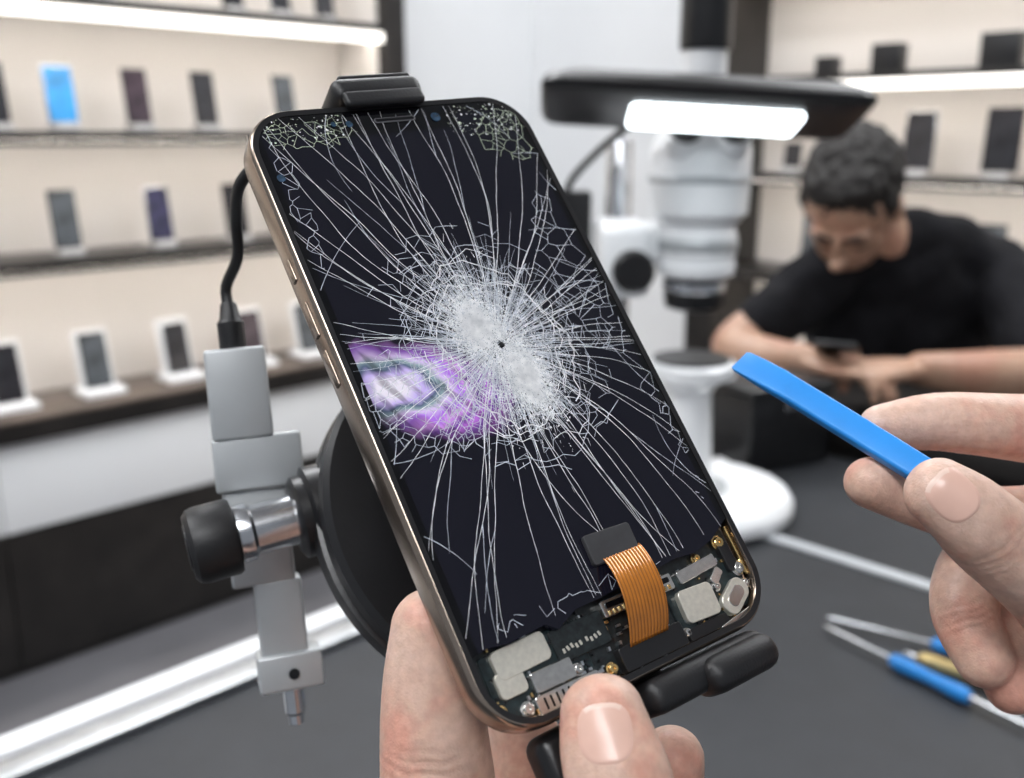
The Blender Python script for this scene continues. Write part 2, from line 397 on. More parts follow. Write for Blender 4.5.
# glass slab (display): jagged lower edge
M_disp=bpy.data.materials.new('shattered_display'); M_disp.use_nodes=True
nt=M_disp.node_tree; B=nt.nodes['Principled BSDF']; B.inputs['Roughness'].default_value=.06; B.inputs['Specular IOR Level'].default_value=.4
tc=nt.nodes.new('ShaderNodeTexCoord'); sep=nt.nodes.new('ShaderNodeSeparateXYZ'); nt.links.new(tc.outputs['Object'],sep.inputs[0])
def mth(op,a,b=None,c=None):
    n=nt.nodes.new('ShaderNodeMath'); n.operation=op
    for i,v in enumerate((a,b,c)):
        if v is None: continue
        if isinstance(v,(int,float)): n.inputs[i].default_value=v
        else: nt.links.new(v,n.inputs[i])
    return n.outputs[0]
def mixc(f,a,b):
    n=nt.nodes.new('ShaderNodeMix'); n.data_type='RGBA'
    nt.links.new(f,n.inputs[0])
    for v,i in ((a,6),(b,7)):
        if isinstance(v,tuple): n.inputs[i].default_value=v
        else: nt.links.new(v,n.inputs[i])
    return n.outputs[2]
X,Y=sep.outputs[0],sep.outputs[1]
noi=nt.nodes.new('ShaderNodeTexNoise'); noi.inputs['Scale'].default_value=85; noi.inputs['Detail'].default_value=2; noi.inputs['Distortion'].default_value=.8
nt.links.new(tc.outputs['Object'],noi.inputs['Vector'])
nf=mth('SUBTRACT',noi.outputs['Fac'],.5)
dx=mth('DIVIDE',mth('SUBTRACT',X,-.0205),.0210); dy=mth('DIVIDE',mth('SUBTRACT',mth('ADD',Y,mth('MULTIPLY',X,.28)),-.0073),.0128)
dist=mth('ADD',mth('SQRT',mth('ADD',mth('MULTIPLY',dx,dx),mth('MULTIPLY',dy,dy))),mth('MULTIPLY',nf,.7))
mask=nt.nodes.new('ShaderNodeValToRGB'); mask.color_ramp.elements[0].position=.62; mask.color_ramp.elements[0].color=(1,1,1,1); mask.color_ramp.elements[1].position=1.0; mask.color_ramp.elements[1].color=(0,0,0,1)
nt.links.new(dist,mask.inputs['Fac'])
dx2=mth('MULTIPLY',mth('SUBTRACT',X,-.0295),.62); dy2=mth('SUBTRACT',Y,.0010)
d2=mth('ADD',mth('MULTIPLY',mth('SQRT',mth('ADD',mth('MULTIPLY',dx2,dx2),mth('MULTIPLY',dy2,dy2))),50),mth('MULTIPLY',nf,.42))
rp=nt.nodes.new('ShaderNodeValToRGB'); cr=rp.color_ramp
stops=[(0,(.90,.86,1.0)),(.13,(.92,.86,1.0)),(.22,(.62,.50,.95)),(.28,(.10,.14,.24)),(.33,(.30,.42,.46)),(.39,(.80,.62,1.0)),(.47,(.46,.18,.85)),(.55,(.72,.34,.90)),(.63,(.20,.07,.42)),(.71,(.55,.18,.76)),(.82,(.22,.08,.44)),(.91,(.40,.12,.55)),(1,(.12,.04,.22))]
cr.elements[0].position=0; cr.elements[0].color=(*stops[0][1],1); cr.elements[1].position=1; cr.elements[1].color=(*stops[-1][1],1)
for p,c in stops[1:-1]:
    e=cr.elements.new(p); e.color=(*c,1)
nt.links.new(d2,rp.inputs['Fac'])
wv_=nt.nodes.new('ShaderNodeTexNoise'); wv_.inputs['Scale'].default_value=420
cmb=nt.nodes.new('ShaderNodeCombineXYZ'); nt.links.new(mth('ADD',X,mth('MULTIPLY',Y,.55)),cmb.inputs[0]); nt.links.new(mth('MULTIPLY',Y,.25),cmb.inputs[1])
nt.links.new(cmb.outputs[0],wv_.inputs['Vector'])
streak=mth('MINIMUM',mth('ADD',mth('MULTIPLY',mth('SUBTRACT',wv_.outputs['Fac'],.42),4),.7),1.0)
streak=mth('MAXIMUM',streak,.5)
bz=mth('GREATER_THAN',mth('ABSOLUTE',X),.0352); bz=mth('MAXIMUM',bz,mth('GREATER_THAN',Y,.0695))
nx=mth('MULTIPLY',mth('LESS_THAN',mth('ABSOLUTE',X),.0175),mth('GREATER_THAN',Y,.0650)); bz=mth('MAXIMUM',bz,nx)
base=mixc(bz,(.006,.006,.010,1),(.003,.003,.004,1))
nt.links.new(base,B.inputs['Base Color'])
mk2=mth('MULTIPLY',mask.outputs['Color'],streak)
ecol=mixc(mk2,(0.0015,.0015,.0035,1),rp.outputs['Color'])
ecol2=mixc(bz,ecol,(0,0,0,1))
nt.links.new(ecol2,B.inputs['Emission Color']); B.inputs['Emission Strength'].default_value=.9
bm=bmesh.new()
out=sorted([p for p in rrect(W-.0044,H-.0044,.0103,12) if p[1]>0],key=lambda p:math.atan2(p[1],p[0]))
low=[(-.0368,-.057),(-.033,-.0565),(-.028,-.0572),(-.019,-.0566),(-.0165,-.0585),(-.011,-.0562),(-.004,-.0560),(.002,-.0555),(.011,-.0552),(.018,-.0545),(.024,-.0550),(.030,-.0538),(.0345,-.0515),(.0368,-.0505)]
poly=out+low
vt=[bm.verts.new((x,y,0.0)) for x,y in poly]; vb=[bm.verts.new((x,y,-.0016)) for x,y in poly]
bm.faces.new(vt); bm.faces.new(vb[::-1]); n=len(vt)
for i in range(n): bm.faces.new((vt[i],vb[i],vb[(i+1)%n],vt[(i+1)%n]))
mkobj('display_glass',bm2(bm),M_disp,ph,smooth=False)
M_dk=pm('sensor_black',(.002,.002,.003),.15,nscale=100,namt=.2)
M_slot=pm('earpiece_grey',(.10,.10,.11),.4,nscale=100,namt=.2)
M_lens=pm('lens_blue',(.02,.05,.09),.1,nscale=500,namt=.6,coat=1)
rslab('earpiece_slot',.0115,.0014,.0007,.0001,.0003,M_slot,ph,cx=0,cy=.0688)
rslab('earpiece_mesh',.0107,.0009,.0004,.0002,.00035,M_dk,ph,cx=0,cy=.0688)
for i,(a,b,r) in enumerate(((-.0125,.0685,.0009),(.0115,.0685,.0013),(-.0165,.0688,.0007),(-.0345,.0555,.0010))):
    lathe('sensor_%d'%i,[(r,0),(r,.0002),(0,.0002)],M_lens,ph,T((a,b,.00005)),seg=20)

# ---- cracks : thin raised ribbons of fractured glass
def crackmat(name,col,rough=.35,e=0):
    return pm(name,col,rough,nscale=400,namt=.3,emis=col if e else None,estr=e,spec=.8)
M_ck=crackmat('crack_white',(.85,.89,.93)); M_ck2=crackmat('crack_fine',(.50,.54,.60)); M_ckg=crackmat('crack_glint_tint',(.50,.58,.42)); M_dust=crackmat('glass_powder',(.94,.96,.98),.6)  # tinted cracks have yellow-green glints put into their colour
AX,BY0,BY1=.0367,-.0560,.0720
def inside(a,b):
    if abs(a)>AX or b>BY1: return False
    if b< -.0565+max(0,(a+.01))*.10: return False
    if abs(a)>AX-.009 and b>BY1-.009:
        if (abs(a)-(AX-.009))**2+(b-(BY1-.009))**2>.009**2: return False
    return True
class Rib:
    def __init__(s): s.bm=bmesh.new()
    def line(s,pts,w0,w1,z=.00006,jit=.3):
        n=len(pts); prev=None
        if n<2: return
        for i,(a,b) in enumerate(pts):
            p=pts[max(i-1,0)]; q=pts[min(i+1,n-1)]
            tx,ty=q[0]-p[0],q[1]-p[1]; l=math.hypot(tx,ty) or 1e-9
            w=(w0+(w1-w0)*i/(n-1))*(1+random.uniform(-jit,jit))/2
            nx,ny=-ty/l*w,tx/l*w
            cur=(s.bm.verts.new((a+nx,b+ny,z)),s.bm.verts.new((a-nx,b-ny,z)))
            if prev: s.bm.faces.new((prev[0],prev[1],cur[1],cur[0]))
            prev=cur
    def tri(s,a,b,r,z=.00008):
        t=random.uniform(0,6.28); vs=[]
        for k in range(random.choice((3,4))):
            rr=r*random.uniform(.4,1.2); an=t+k*2*math.pi/3.5; vs.append(s.bm.verts.new((a+rr*math.cos(an),b+rr*math.sin(an),z)))
        s.bm.faces.new(vs)
    def done(s,name,mat):
        me=bpy.data.meshes.new(name); s.bm.to_mesh(me); s.bm.free(); mkobj(name,me,mat,ph,smooth=False)
A=Rib(); F=Rib(); G=Rib(); D=Rib()
c0=(-.0006,.0049)
def radial(th,r0,r1,w0,w1,rib,curv=0,step=.0011,wob=.05):
    a=c0[0]+r0*math.cos(th); b=c0[1]+r0*math.sin(th); h=th+random.uniform(-.04,.04); pts=[(a,b)]; L=r0
    while L<r1:
        g=1 if L>.012 else .1
        h+=random.uniform(-wob,wob)+curv*g; a+=step*math.cos(h); b+=step*math.sin(h); L+=step
        if not inside(a,b): break
        pts.append((a,b))
    rib.line(pts,w0,w1); return pts
NR=118; RAYS=[]
for i in range(NR):
    th=2*math.pi*(i+random.uniform(-.4,.4))/NR
    s2=math.sin(2*th)
    cv=(.0085*s2)*random.uniform(.5,1.4)
    far=i%5 in (0,2,3) or random.random()<.12
    r1=.12 if far else random.uniform(.020,.042)
    p=radial(th,random.uniform(.002,.006),r1,.00020,.00008 if far else .00005,A if far and i%2 else F if not far else A,cv)
    RAYS.append(p)
    if far and random.random()<.25 and len(p)>22:   # fork, hugging the parent ray
        q=p[random.randint(14,len(p)-6)]; kq=p.index(q); pr=p[kq-1]
        h=math.atan2(q[1]-pr[1],q[0]-pr[0])+random.choice((-1,1))*random.uniform(.15,.4)
        a,b=q; pts=[q]
        for _ in range(random.randint(10,34)):
            h+=random.uniform(-.05,.05)+cv; a+=.0011*math.cos(h); b+=.0011*math.sin(h)
            if not inside(a,b): break
            pts.append((a,b))
        F.line(pts,.00016,.00007)
# arcs tying neighbouring rays together, shingled like a spider web
for _ in range(620):
    i=random.randrange(NR); k=int(random.triangular(3,30,9)); run=[]
    sg=random.choice((1,1,2,2,3,4))
    for j in range(sg+1):
        r=RAYS[(i+j)%NR]; kk=k+random.choice((-1,0,0,1))
        if kk<len(r): run.append((r[kk][0],r[kk][1]))
        else: break
    if len(run)>1 and all(math.hypot(p[0]-q[0],p[1]-q[1])<.005 for p,q in zip(run,run[1:])):
        F.line(run,.00014,.00010)
for i in range(330):
    th=random.uniform(0,2*math.pi); rr=random.uniform(.003,.011); el=1+.4*abs(math.sin(th))
    radial(th,rr,(rr+random.uniform(.004,.012))*el,.00015,.00006,F,0,.0009,.12)
def voronoi(P,rib,w,keep=1.0,test=None,maxl=.02):
    P=[Vector(p)*1000 for p in P]
    vs,es,fs,_,_,_=delaunay_2d_cdt(P,[],[],0,1e-5)
    vs=[v/1000 for v in vs]
    em={}; cc=[]
    for fi,f in enumerate(fs):
        a,b,c=[vs[k] for k in f[:3]]
        d=2*(a.x*(b.y-c.y)+b.x*(c.y-a.y)+c.x*(a.y-b.y))
        if abs(d)<1e-14: d=1e-14
        ux=(a.length_squared*(b.y-c.y)+b.length_squared*(c.y-a.y)+c.length_squared*(a.y-b.y))/d
        uy=(a.length_squared*(c.x-b.x)+b.length_squared*(a.x-c.x)+c.length_squared*(b.x-a.x))/d
        cc.append((ux,uy))
        for k in range(3):
            e=tuple(sorted((f[k],f[(k+1)%3]))); em.setdefault(e,[]).append(fi)
    for e,fl in em.items():
        if len(fl)!=2: continue
        p,q=cc[fl[0]],cc[fl[1]]
        if random.random()>keep: continue
        if not inside(*p) or not inside(*q): continue
        if test and not (test(*p) and test(*q)): continue
        if math.hypot(p[0]-q[0],p[1]-q[1])>maxl: continue
        rib.line([p,q],w,w)
P=[]
for _ in range(1300):
    r=.0012+.0052*random.expovariate(1/1.15); th=random.uniform(0,2*math.pi)
    P.append((c0[0]+r*math.cos(th),c0[1]+r*1.35*math.sin(th)))
def rr_(a,b): return math.hypot(a-c0[0],(b-c0[1])/1.35)
voronoi(P,F,.00013,.85,lambda a,b: rr_(a,b)<.0160,.006)
def ringcrack(R,keep,w,rib,n=72,el=1.3):
    run=[]
    for k in range(n+2):
        th=2*math.pi*k/n
        rr=R*(1+random.uniform(-.04,.04)+.06*math.sin(3*th+R*900)+.04*math.sin(7*th+R*500))
        e=math.sqrt((math.cos(th))**2+(el*math.sin(th))**2)
        p=(c0[0]+rr*e*math.cos(th)+.001,c0[1]+rr*e*math.sin(th)-.001)
        if inside(*p) and random.random()<keep: run.append(p)
        else:
            rib.line(run,w,w); run=[]
    rib.line(run,w,w)
for R,kp,w in ((.0050,.95,.0002),(.0068,.95,.0002),(.0088,.95,.0002),(.0108,.95,.0002),(.0126,.9,.00018),(.0143,.97,.00026),(.0150,.93,.0002),(.0168,.95,.00024),(.0188,.85,.00017),(.0212,.80,.00017),(.0245,.65,.00015)):
    ringcrack(R,kp,w,A if R<.02 else F)
def web(cx,cy,sx,sy,n,rib,w,keep=.8):
    P=[(cx+random.uniform(-1.25,1.25)*sx,cy+random.uniform(-1.25,1.25)*sy) for _ in range(n)]
    voronoi(P,rib,w,keep,lambda a,b:((a-cx)/sx)**2+((b-cy)/sy)**2<1)
web(-.021,-.003,.017,.014,260,F,.00011,.75)
web(-.012,-.010,.012,.010,140,F,.00012)
web(.029,.020,.0080,.024,60,F,.00013,.95)
web(.014,-.010,.010,.012,90,F,.00012)
web(-.012,.022,.012,.010,70,F,.00012)
web(.029,.061,.009,.009,90,G,.00011,.9)
web(-.024,.067,.013,.005,100,G,.00010,.9)
web(-.033,.050,.0035,.020,60,F,.00011,.9)
web(.034,-.02,.003,.032,60,F,.00012,.85)
web(.0,-.054,.033,.0025,80,F,.00012,.8)
for _ in range(16):   # edge cracks wandering inward
    e=random.random()
    if e<.4: a,b,h=random.uniform(-.034,.034),BY1-.0008,-math.pi/2
    elif e<.7: a,b,h=AX-.0005,random.uniform(-.045,.06),math.pi
    else: a,b,h=-AX+.0005,random.uniform(-.05,.06),0
    h+=random.uniform(-1.1,1.1); pts=[]; cv=random.uniform(-.06,.06)
    for _ in range(random.randint(6,22)):
        if not inside(a,b): break
        pts.append((a,b)); h+=random.uniform(-.05,.05)+cv; a+=.0011*math.cos(h); b+=.0011*math.sin(h)
    F.line(pts,.00016,.00007)
# crushed powder lobes
for cx,cy,sx,sy,n,big in ((-.0036,.0108,.0028,.0036,4200,.00038),(.0030,-.0044,.0025,.0042,4200,.00038),(-.0003,.0035,.0046,.0080,2200,.00028)):
    for _ in range(n):
        a=random.gauss(cx,sx); b=random.gauss(cy,sy)
        if math.hypot(a-.0004,b-.0046)<.0010: continue
        D.tri(a,b,random.uniform(.00006,big))
    for _ in range(n//4):
        a=random.gauss(cx,sx*1.2); b=random.gauss(cy,sy*1.2); h=math.atan2(b-c0[1],a-c0[0])+random.gauss(0,.4); l=random.uniform(.0006,.0024)
        D.line([(a,b),(a+l*math.cos(h),b+l*math.sin(h))],.00014,.00005)
for _ in range(240):
    if random.random()<.6: a,b=random.uniform(.014,.035),random.uniform(.062,.0715)
    else: a,b=random.uniform(-.034,-.014),random.uniform(.065,.0715)
    if inside(a,b): (G if random.random()<.5 else D).tri(a,b,random.uniform(.0001,.0004))
A.done('crack_main',M_ck); F.done('crack_fine',M_ck2); G.done('crack_glint_tint',M_ckg); D.done('glass_powder',M_dust)
lathe('impact_pit',[(.0008,0),(.0006,.00012),(0,.00012)],M_dk,ph,T((.0004,.0046,.00006)),seg=7)
# ---- exposed internals
M_sh=pm('shield_can',(.70,.69,.66),.22,.95,nscale=700,namt=.1)
M_shl=pm('shield_satin_nickel',(.74,.71,.62),.34,.6,nscale=900,namt=.08)
M_gold=pm('gold_contact',(.78,.55,.24),.25,.95,nscale=500,namt=.2)
M_flex=pm('copper_flex',(.52,.18,.02),.30,.35,nscale=200,namt=.15,coat=.5)
M_flexd=pm('flex_trace',(.24,.075,.008),.4,.2,nscale=200,namt=.2)
M_pad=pm('dark_grey_foam',(.030,.030,.033),.6,nscale=200,namt=.2)
z0=-.0030
rslab('pcb_left',.024,.013,.001,z0,-.0025,M_pcbg,ph,cx=-.0230,cy=-.0640)
rslab('pcb_right',.022,.012,.001,z0,-.0025,M_pcbg,ph,cx=.0240,cy=-.0640)
rslab('shield_1',.0130,.0060,.0014,z0,-.0013,M_shl,ph,cx=-.0260,cy=-.0602,rot=2)
rslab('shield_1b',.0064,.0052,.0012,z0,-.0014,M_shl,ph,cx=-.0303,cy=-.0642,rot=0)
rslab('pcb_raise',.0135,.0070,.0008,z0,-.0017,M_pcb,ph,cx=-.0115,cy=-.0615)
for i in range(9): rslab('mark_%d'%i,.0006,.0010,.0001,-.0017,-.00165,M_shl,ph,cx=-.0165+i*.0011+(.0006 if i>4 else 0),cy=-.0628+.0002*(i%3),rot=(i*37)%20)
rslab('shield_3',.0100,.0042,.0006,z0,-.0014,M_sh,ph,cx=-.0210,cy=-.0662)
rslab('speaker_box',.0160,.0038,.0008,z0,-.0016,M_sh,ph,cx=-.0190,cy=-.0705)
for i in range(9): rslab('speaker_slot_%d'%i,.0005,.0024,.0002,-.0016,-.00155,M_dk,ph,cx=-.0250+i*.0015,cy=-.0705)
rslab('connector_plate',.0200,.0036,.0005,z0,-.0008,M_sh,ph,cx=.0055,cy=-.0585)
rslab('connector_slot',.0180,.0012,.0003,-.0008,-.0005,M_dk,ph,cx=.0055,cy=-.0580)
for i in range(14): rslab('pin_%d'%i,.0006,.0010,.0001,-.0008,-.0004,M_gold,ph,cx=-.003+i*.0013,cy=-.0596)
rslab('flex_base',.0175,.0052,.0006,z0,-.0006,M_blackp,ph,cx=.0035,cy=-.0695)
rslab('shield_2',.0098,.0074,.0014,z0,-.0010,M_shl,ph,cx=.0198,cy=-.0652,rot=-3)
rslab('haptic_motor',.0090,.0052,.0022,z0,-.0011,M_shl,ph,cx=.0300,cy=-.0672,rot=30)
rslab('haptic_ring',.0056,.0030,.0014,-.0011,-.0008,M_sh,ph,cx=.0300,cy=-.0672,rot=30)
rslab('bracket_r',.0120,.0030,.0006,z0,-.0012,M_sh,ph,cx=.0235,cy=-.0583,rot=4)
rslab('bracket_r2',.0030,.0070,.0008,z0,-.0014,M_blackp,ph,cx=.0335,cy=-.0585)
rslab('bracket_r3',.0042,.0022,.0006,z0,-.0010,M_sh,ph,cx=.0275,cy=-.0615,rot=35)
rslab('black_cover',.012,.0026,.0005,z0,-.0013,M_blackp,ph,cx=.0195,cy=-.0708)
rslab('metal_strip',.010,.0012,.0003,z0,-.0011,M_sh,ph,cx=.0275,cy=-.0718,rot=8)
rslab('coax',.058,.0006,.0003,-.0020,-.0012,M_gold,ph,cx=0,cy=-.0733)
rslab('coax_r',.0006,.012,.0003,-.0020,-.0012,M_gold,ph,cx=.0364,cy=-.058)
for i,(a,b,r) in enumerate(((.0330,-.0548,.0013),(.0350,-.0618,.0014),(.0268,-.0635,.0010),(-.0345,-.0685,.0011),(-.0150,-.0672,.0010),(.0138,-.0700,.0009),(-.0075,-.0700,.0011),(.0350,-.0655,.0009),(-.0290,-.0700,.0012),(.0250,-.0562,.0009))):
    lathe('screw_%d'%i,[(r*1.3,0),(r*1.3,.0004),(r,.0005),(r,.0011),(r*.8,.0013),(r*.35,.0013),(r*.3,.0009),(0,.0009)],M_sh if i%3 else M_gold,ph,T((a,b,-.0026)),seg=20)
random.seed(3)
bmc=bmesh.new(); bmg=bmesh.new(); bmk=bmesh.new()
for _ in range(260):
    a=random.uniform(-.035,.0365); b=random.uniform(-.0725,-.0565)
    if abs(a)>.029 and b<-.068: continue
    r=bmesh.ops.create_cube(random.choice((bmc,bmg,bmk,bmk)),size=1)
    sx,sy=random.choice(((.0009,.0005),(.0005,.0009),(.0010,.0006),(.0004,.0004)))
    for v in r['verts']: v.co=V3((a+v.co.x*sx,b+v.co.y*sy,-.0024+v.co.z*.0009))
mkobj('smd_parts_silver',bm2(bmc),M_alu,ph); mkobj('smd_parts_gold',bm2(bmg),M_gold,ph); mkobj('smd_parts_black',bm2(bmk),M_blackp,ph)
NF=26; wdt=.0106
def flexpt(t):
    a=.0050+(.0030-.0050)*t; b=-.0485-.0192*t; c=.0010+.0034*math.sin(math.pi*min(1,t*1.02))**.8 - (.0014*t)
    return a,b,c
bm=bmesh.new(); rows=[]
NW=49
for k in range(NF+1):
    t=k/NF; a,b,c=flexpt(t); row=[]
    for j in range(NW):
        u=j/(NW-1)-.5; row.append(bm.verts.new((a+u*wdt,b-.0009*u*math.sin(math.pi*t),c+(.00010 if j%4<2 else 0))))
    rows.append(row)
for a,b in zip(rows,rows[1:]):
    for j in range(NW-1):
        f=bm.faces.new((a[j],a[j+1],b[j+1],b[j])); f.material_index=1 if j%4==2 else 0
me=bm2(bm); o=mkobj('orange_flex_cable',me,M_flex,ph,ang=25); me.materials.append(M_flexd)
sm=o.modifiers.new('s','SOLIDIFY'); sm.thickness=.00025
rslab('flex_head',.0125,.0068,.0008,.0002,.0014,M_pad,ph,cx=.0035,cy=-.0465,rot=-2)

# ------------------------------------------------------------------ holder / stand
hs=empty('phone_holder_stand',Matrix())
def PB(name,a0,a1,b0,b1,c0_,c1,mat,bev=.002): return box(name,a0,a1,b0,b1,c0_,c1,mat,hs,PM,bev,4)
PB('top_clamp',-.0134,.0110,.0747,.0812,-.013,.0025,M_rubber,.0025)
PB('top_clamp_lip',-.0120,.0098,.0722,.0765,.0004,.0028,M_rubber,.0011)
PB('top_clamp_cap',-.0107,.0093,.0806,.0822,-.011,.0014,M_blackp,.0007)
PB('spine',-.009,.009,-.080,.078,-.0150,-.0090,M_blackp,.002)
PB('bottom_clamp',-.004,.0305,-.0825,-.0750,-.015,.0020,M_rubber,.0030)
PB('bottom_clamp_hook',.010,.0308,-.0842,-.0762,-.006,.0048,M_rubber,.0036)
PB('bottom_clamp_arm',-.029,-.002,-.092,-.0755,-.013,-.004,M_blackp,.003)
dc=V3((-.0050,.2740,1.2440)); DM=frameM(dc,PN,PU)
lathe('swivel_disc',[(.044,-.010),(.0515,-.0085),(.053,-.006),(.053,-.001),(.0505,.000),(.0505,.002),(.053,.003),(.053,.007),(.0515,.009),(.034,.010),(.034,.013),(.026,.013)],M_blackp,hs,DM,seg=80)
back=PM@V3((0,0,-.012))
sweep('swivel_neck',[dc,dc.lerp(back,.5)+PN*.004,back],[.014,.011,.012],M_blackp,hs)
sa=V3((-.0829,.2502,1.2432)); sd=V3((.90,.40,.13)).normalized(); KM=frameM(sa-sd*.004,sd)
lathe('knob_cap',[(.0085,0),(.0100,.0012),(.0105,.003),(.0105,.0115),(.0100,.0125)],M_rubber,hs,KM)
lathe('knob_cap_face',[(.006,-.0004),(.0064,.0004)],M_blackp,hs,KM)
lathe('shaft',[(.0078,.0125),(.0080,.013),(.0080,.0165),(.0070,.0175),(.0070,.0315)],M_steel,hs,KM)
lathe('flange',[(.0100,.0290),(.0115,.0300),(.0115,.0325),(.0135,.0335),(.0135,.0400),(.0120,.0410),(.0120,.0450),(.0095,.0480),(.0095,.085)],M_blackp,hs,KM)
zb=V3((-.0688,.2600,1.1840)); zt=V3((-.0797,.2837,1.289)); zu=(zt-zb)
BM_=frameM(zb,zu,(.93,.30,0))
def BB(n,*a,mat=M_grey,bev=.001): return box(n,*a,mat,hs,BM_,bev)
BB('bracket_head',-.0095,.0075,-.006,.007,.083,.1090)
BB('bracket_shoulder',-.0100,.0150,-.0050,.007,.068,.0835)
BB('bracket_body',-.0085,.0095,-.003,.007,.040,.0685)
BB('bracket_leg',-.0025,.0110,-.003,.006,.018,.041)
BB('bracket_lug',-.0040,.0145,-.0045,.0075,.0085,.0195)
lathe('lug_hole',[(.0016,0),(.0016,.0004),(0,.0004)],M_dk,hs,BM_@T((.006,-.0047,.0135))@Matrix.Rotation(math.radians(90),4,'X'),seg=24)
lathe('threaded_stub',[(.0014,-.0030),(.0022,-.0025),(.0022,.000),(.0030,.001),(.0030,.0085)],M_steel,hs,BM_@T((.0055,.001,0)),seg=24)
cb=empty('usb_cable')
pt=BM_@V3((-.001,.001,.1092))
lathe('plug',[(.0036,0),(.0038,.0006),(.0038,.0075),(.0030,.0085),(.0024,.0125),(.0018,.0135)],M_rubber,cb,frameM(pt,zu))
top=pt+zu.normalized()*.012
sweep('cord',[top,top+zu.normalized()*.006,(-.0775,.2830,1.3165),(-.0755,.2770,1.3270),(-.0705,.2660,1.3380),(-.0600,.2660,1.3460),(-.048,.277,1.350)],[.0016]*7,M_rubber,cb,sub=10)

# ------------------------------------------------------------------ hands
def skinmat(name,cs,sc=1.0,bumps=1.0,sss=.12):
    m=pm(name,cs[1],.42,bump=.00010*bumps,bscale=900*sc,sss=sss,sssr=(.004,.0014,.0007),spec=.4)
    nt=m.node_tree; b=nt.nodes['Principled BSDF']; tc=[n for n in nt.nodes if n.type=='TEX_COORD'][0]
    def noi(sc,det=4):
        n=nt.nodes.new('ShaderNodeTexNoise'); n.inputs['Scale'].default_value=sc; n.inputs['Detail'].default_value=det
        nt.links.new(tc.outputs['Object'],n.inputs['Vector']); return n.outputs['Fac']
    def ramp(f,stops):
        r=nt.nodes.new('ShaderNodeValToRGB'); r.color_ramp.elements[0].position=stops[0][0]; r.color_ramp.elements[0].color=(*stops[0][1],1)
        r.color_ramp.elements[1].position=stops[-1][0]; r.color_ramp.elements[1].color=(*stops[-1][1],1)
        for p,c in stops[1:-1]: e=r.color_ramp.elements.new(p); e.color=(*c,1)
        nt.links.new(f,r.inputs['Fac']); return r.outputs['Color']
    c1=ramp(noi(70*sc),[(.34,cs[0]),(.5,cs[1]),(.66,cs[2])])
    c2=ramp(noi(420*sc,6),[(.35,(.84,.82,.82)),(.65,(1,1,1))])
    mx=nt.nodes.new('ShaderNodeMix'); mx.data_type='RGBA'; mx.blend_type='MULTIPLY'; mx.inputs[0].default_value=1
    nt.links.new(c1,mx.inputs[6]); nt.links.new(c2,mx.inputs[7]); nt.links.new(mx.outputs[2],b.inputs['Base Color'])
    vo=nt.nodes.new('ShaderNodeTexVoronoi'); vo.feature='DISTANCE_TO_EDGE'; vo.inputs['Scale'].default_value=1100*sc; nt.links.new(tc.outputs['Object'],vo.inputs['Vector'])
    bp=[n for n in nt.nodes if n.type=='BUMP'][0]
    b2=nt.nodes.new('ShaderNodeBump'); b2.inputs['Distance'].default_value=.00012*bumps; b2.inputs['Strength'].default_value=.8
    nt.links.new(vo.outputs['Distance'],b2.inputs['Height']); nt.links.new(bp.outputs['Normal'],b2.inputs['Normal']); nt.links.new(b2.outputs['Normal'],b.inputs['Normal'])
    return m
M_skin=skinmat('skin',((.64,.33,.25),(.62,.41,.32),(.67,.47,.38)))
M_nail=pm('fingernail',(.66,.42,.34),.30,nscale=120,namt=.05,coat=.12)
M_nailw=pm('nail_free_edge',(.70,.52,.44),.35,nscale=120,namt=.04)
def nail(me,parent,c,t,n,w,l,name):
    bv=BVHTree.FromPolygons([v.co for v in me.vertices],[p.vertices for p in me.polygons])
    t=V3(t).normalized(); n=V3(n); n=(n-t*n.dot(t)).normalized(); s=t.cross(n); c=V3(c)
    bm=bmesh.new(); rings=[]; NA=36; NR_=10
    def cast(p):
        h=bv.ray_cast(p+n*.03,-n); return h[0] if h[0] is not None else p
    for i in range(NR_+1):
        rho=i/NR_; ring=[]
        for k in range(NA):
            a=2*math.pi*k/NA; ca,sa_=math.cos(a),math.sin(a); e=.72
            x=w/2*rho*math.copysign(abs(ca)**e,ca); y=l/2*rho*math.copysign(abs(sa_)**e,sa_)
            h=cast(c+s*x+t*y); lift=.00020 if rho<.92 else -.0002
            ring.append(bm.verts.new(h+n*lift))
            if rho==0: break
        rings.append(ring)
    for i,(a,b) in enumerate(zip(rings,rings[1:])):
        for k in range(NA):
            j=(k+1)%NA
            if len(a)==1: bm.faces.new((a[0],b[k],b[j]))
            else:
                f=bm.faces.new((a[k],a[j],b[j],b[k]))
                if i>=NR_-2 and 5<=k<=12: f.material_index=1
    me2=bm2(bm); mkobj(name,me2,M_nail,parent,ang=None); me2.materials.append(M_nailw)
# left hand, holding phone and clamp from below
bm=bmesh.new()
sweep_bm(bm,[(.0170,.1679,1.2440),(.0182,.1642,1.2390),(.0205,.1600,1.2313),(.0235,.1605,1.2127),(.0245,.168,1.190),(.018,.180,1.160)],[(.0082,.0074),(.0095,.0084),(.0102,.0092),(.0098,.0096),(.0125,.012),(.016,.015)],up=(0,-.84,.53))
sweep_bm(bm,[(-.0172,.1935,1.2480),(-.0170,.1905,1.2358),(-.0160,.1860,1.2194),(-.0136,.1860,1.1953),(-.0028,.188,1.1659)],[.0088,.0108,.0122,.0140,.018])
sweep_bm(bm,[(.0010,.2290,1.2150),(.0040,.2180,1.1919),(.006,.202,1.160)],[.0088,.0095,.014])
sweep_bm(bm,[(.0368,.2021,1.2106),(.0360,.2040,1.1915),(.0300,.2005,1.1649),(.015,.195,1.145)],[.0076,.0085,.0095,.014])
sweep_bm(bm,[(.020,.2210,1.2060),(.020,.2130,1.1850),(.017,.200,1.150)],[.0078,.0088,.013])
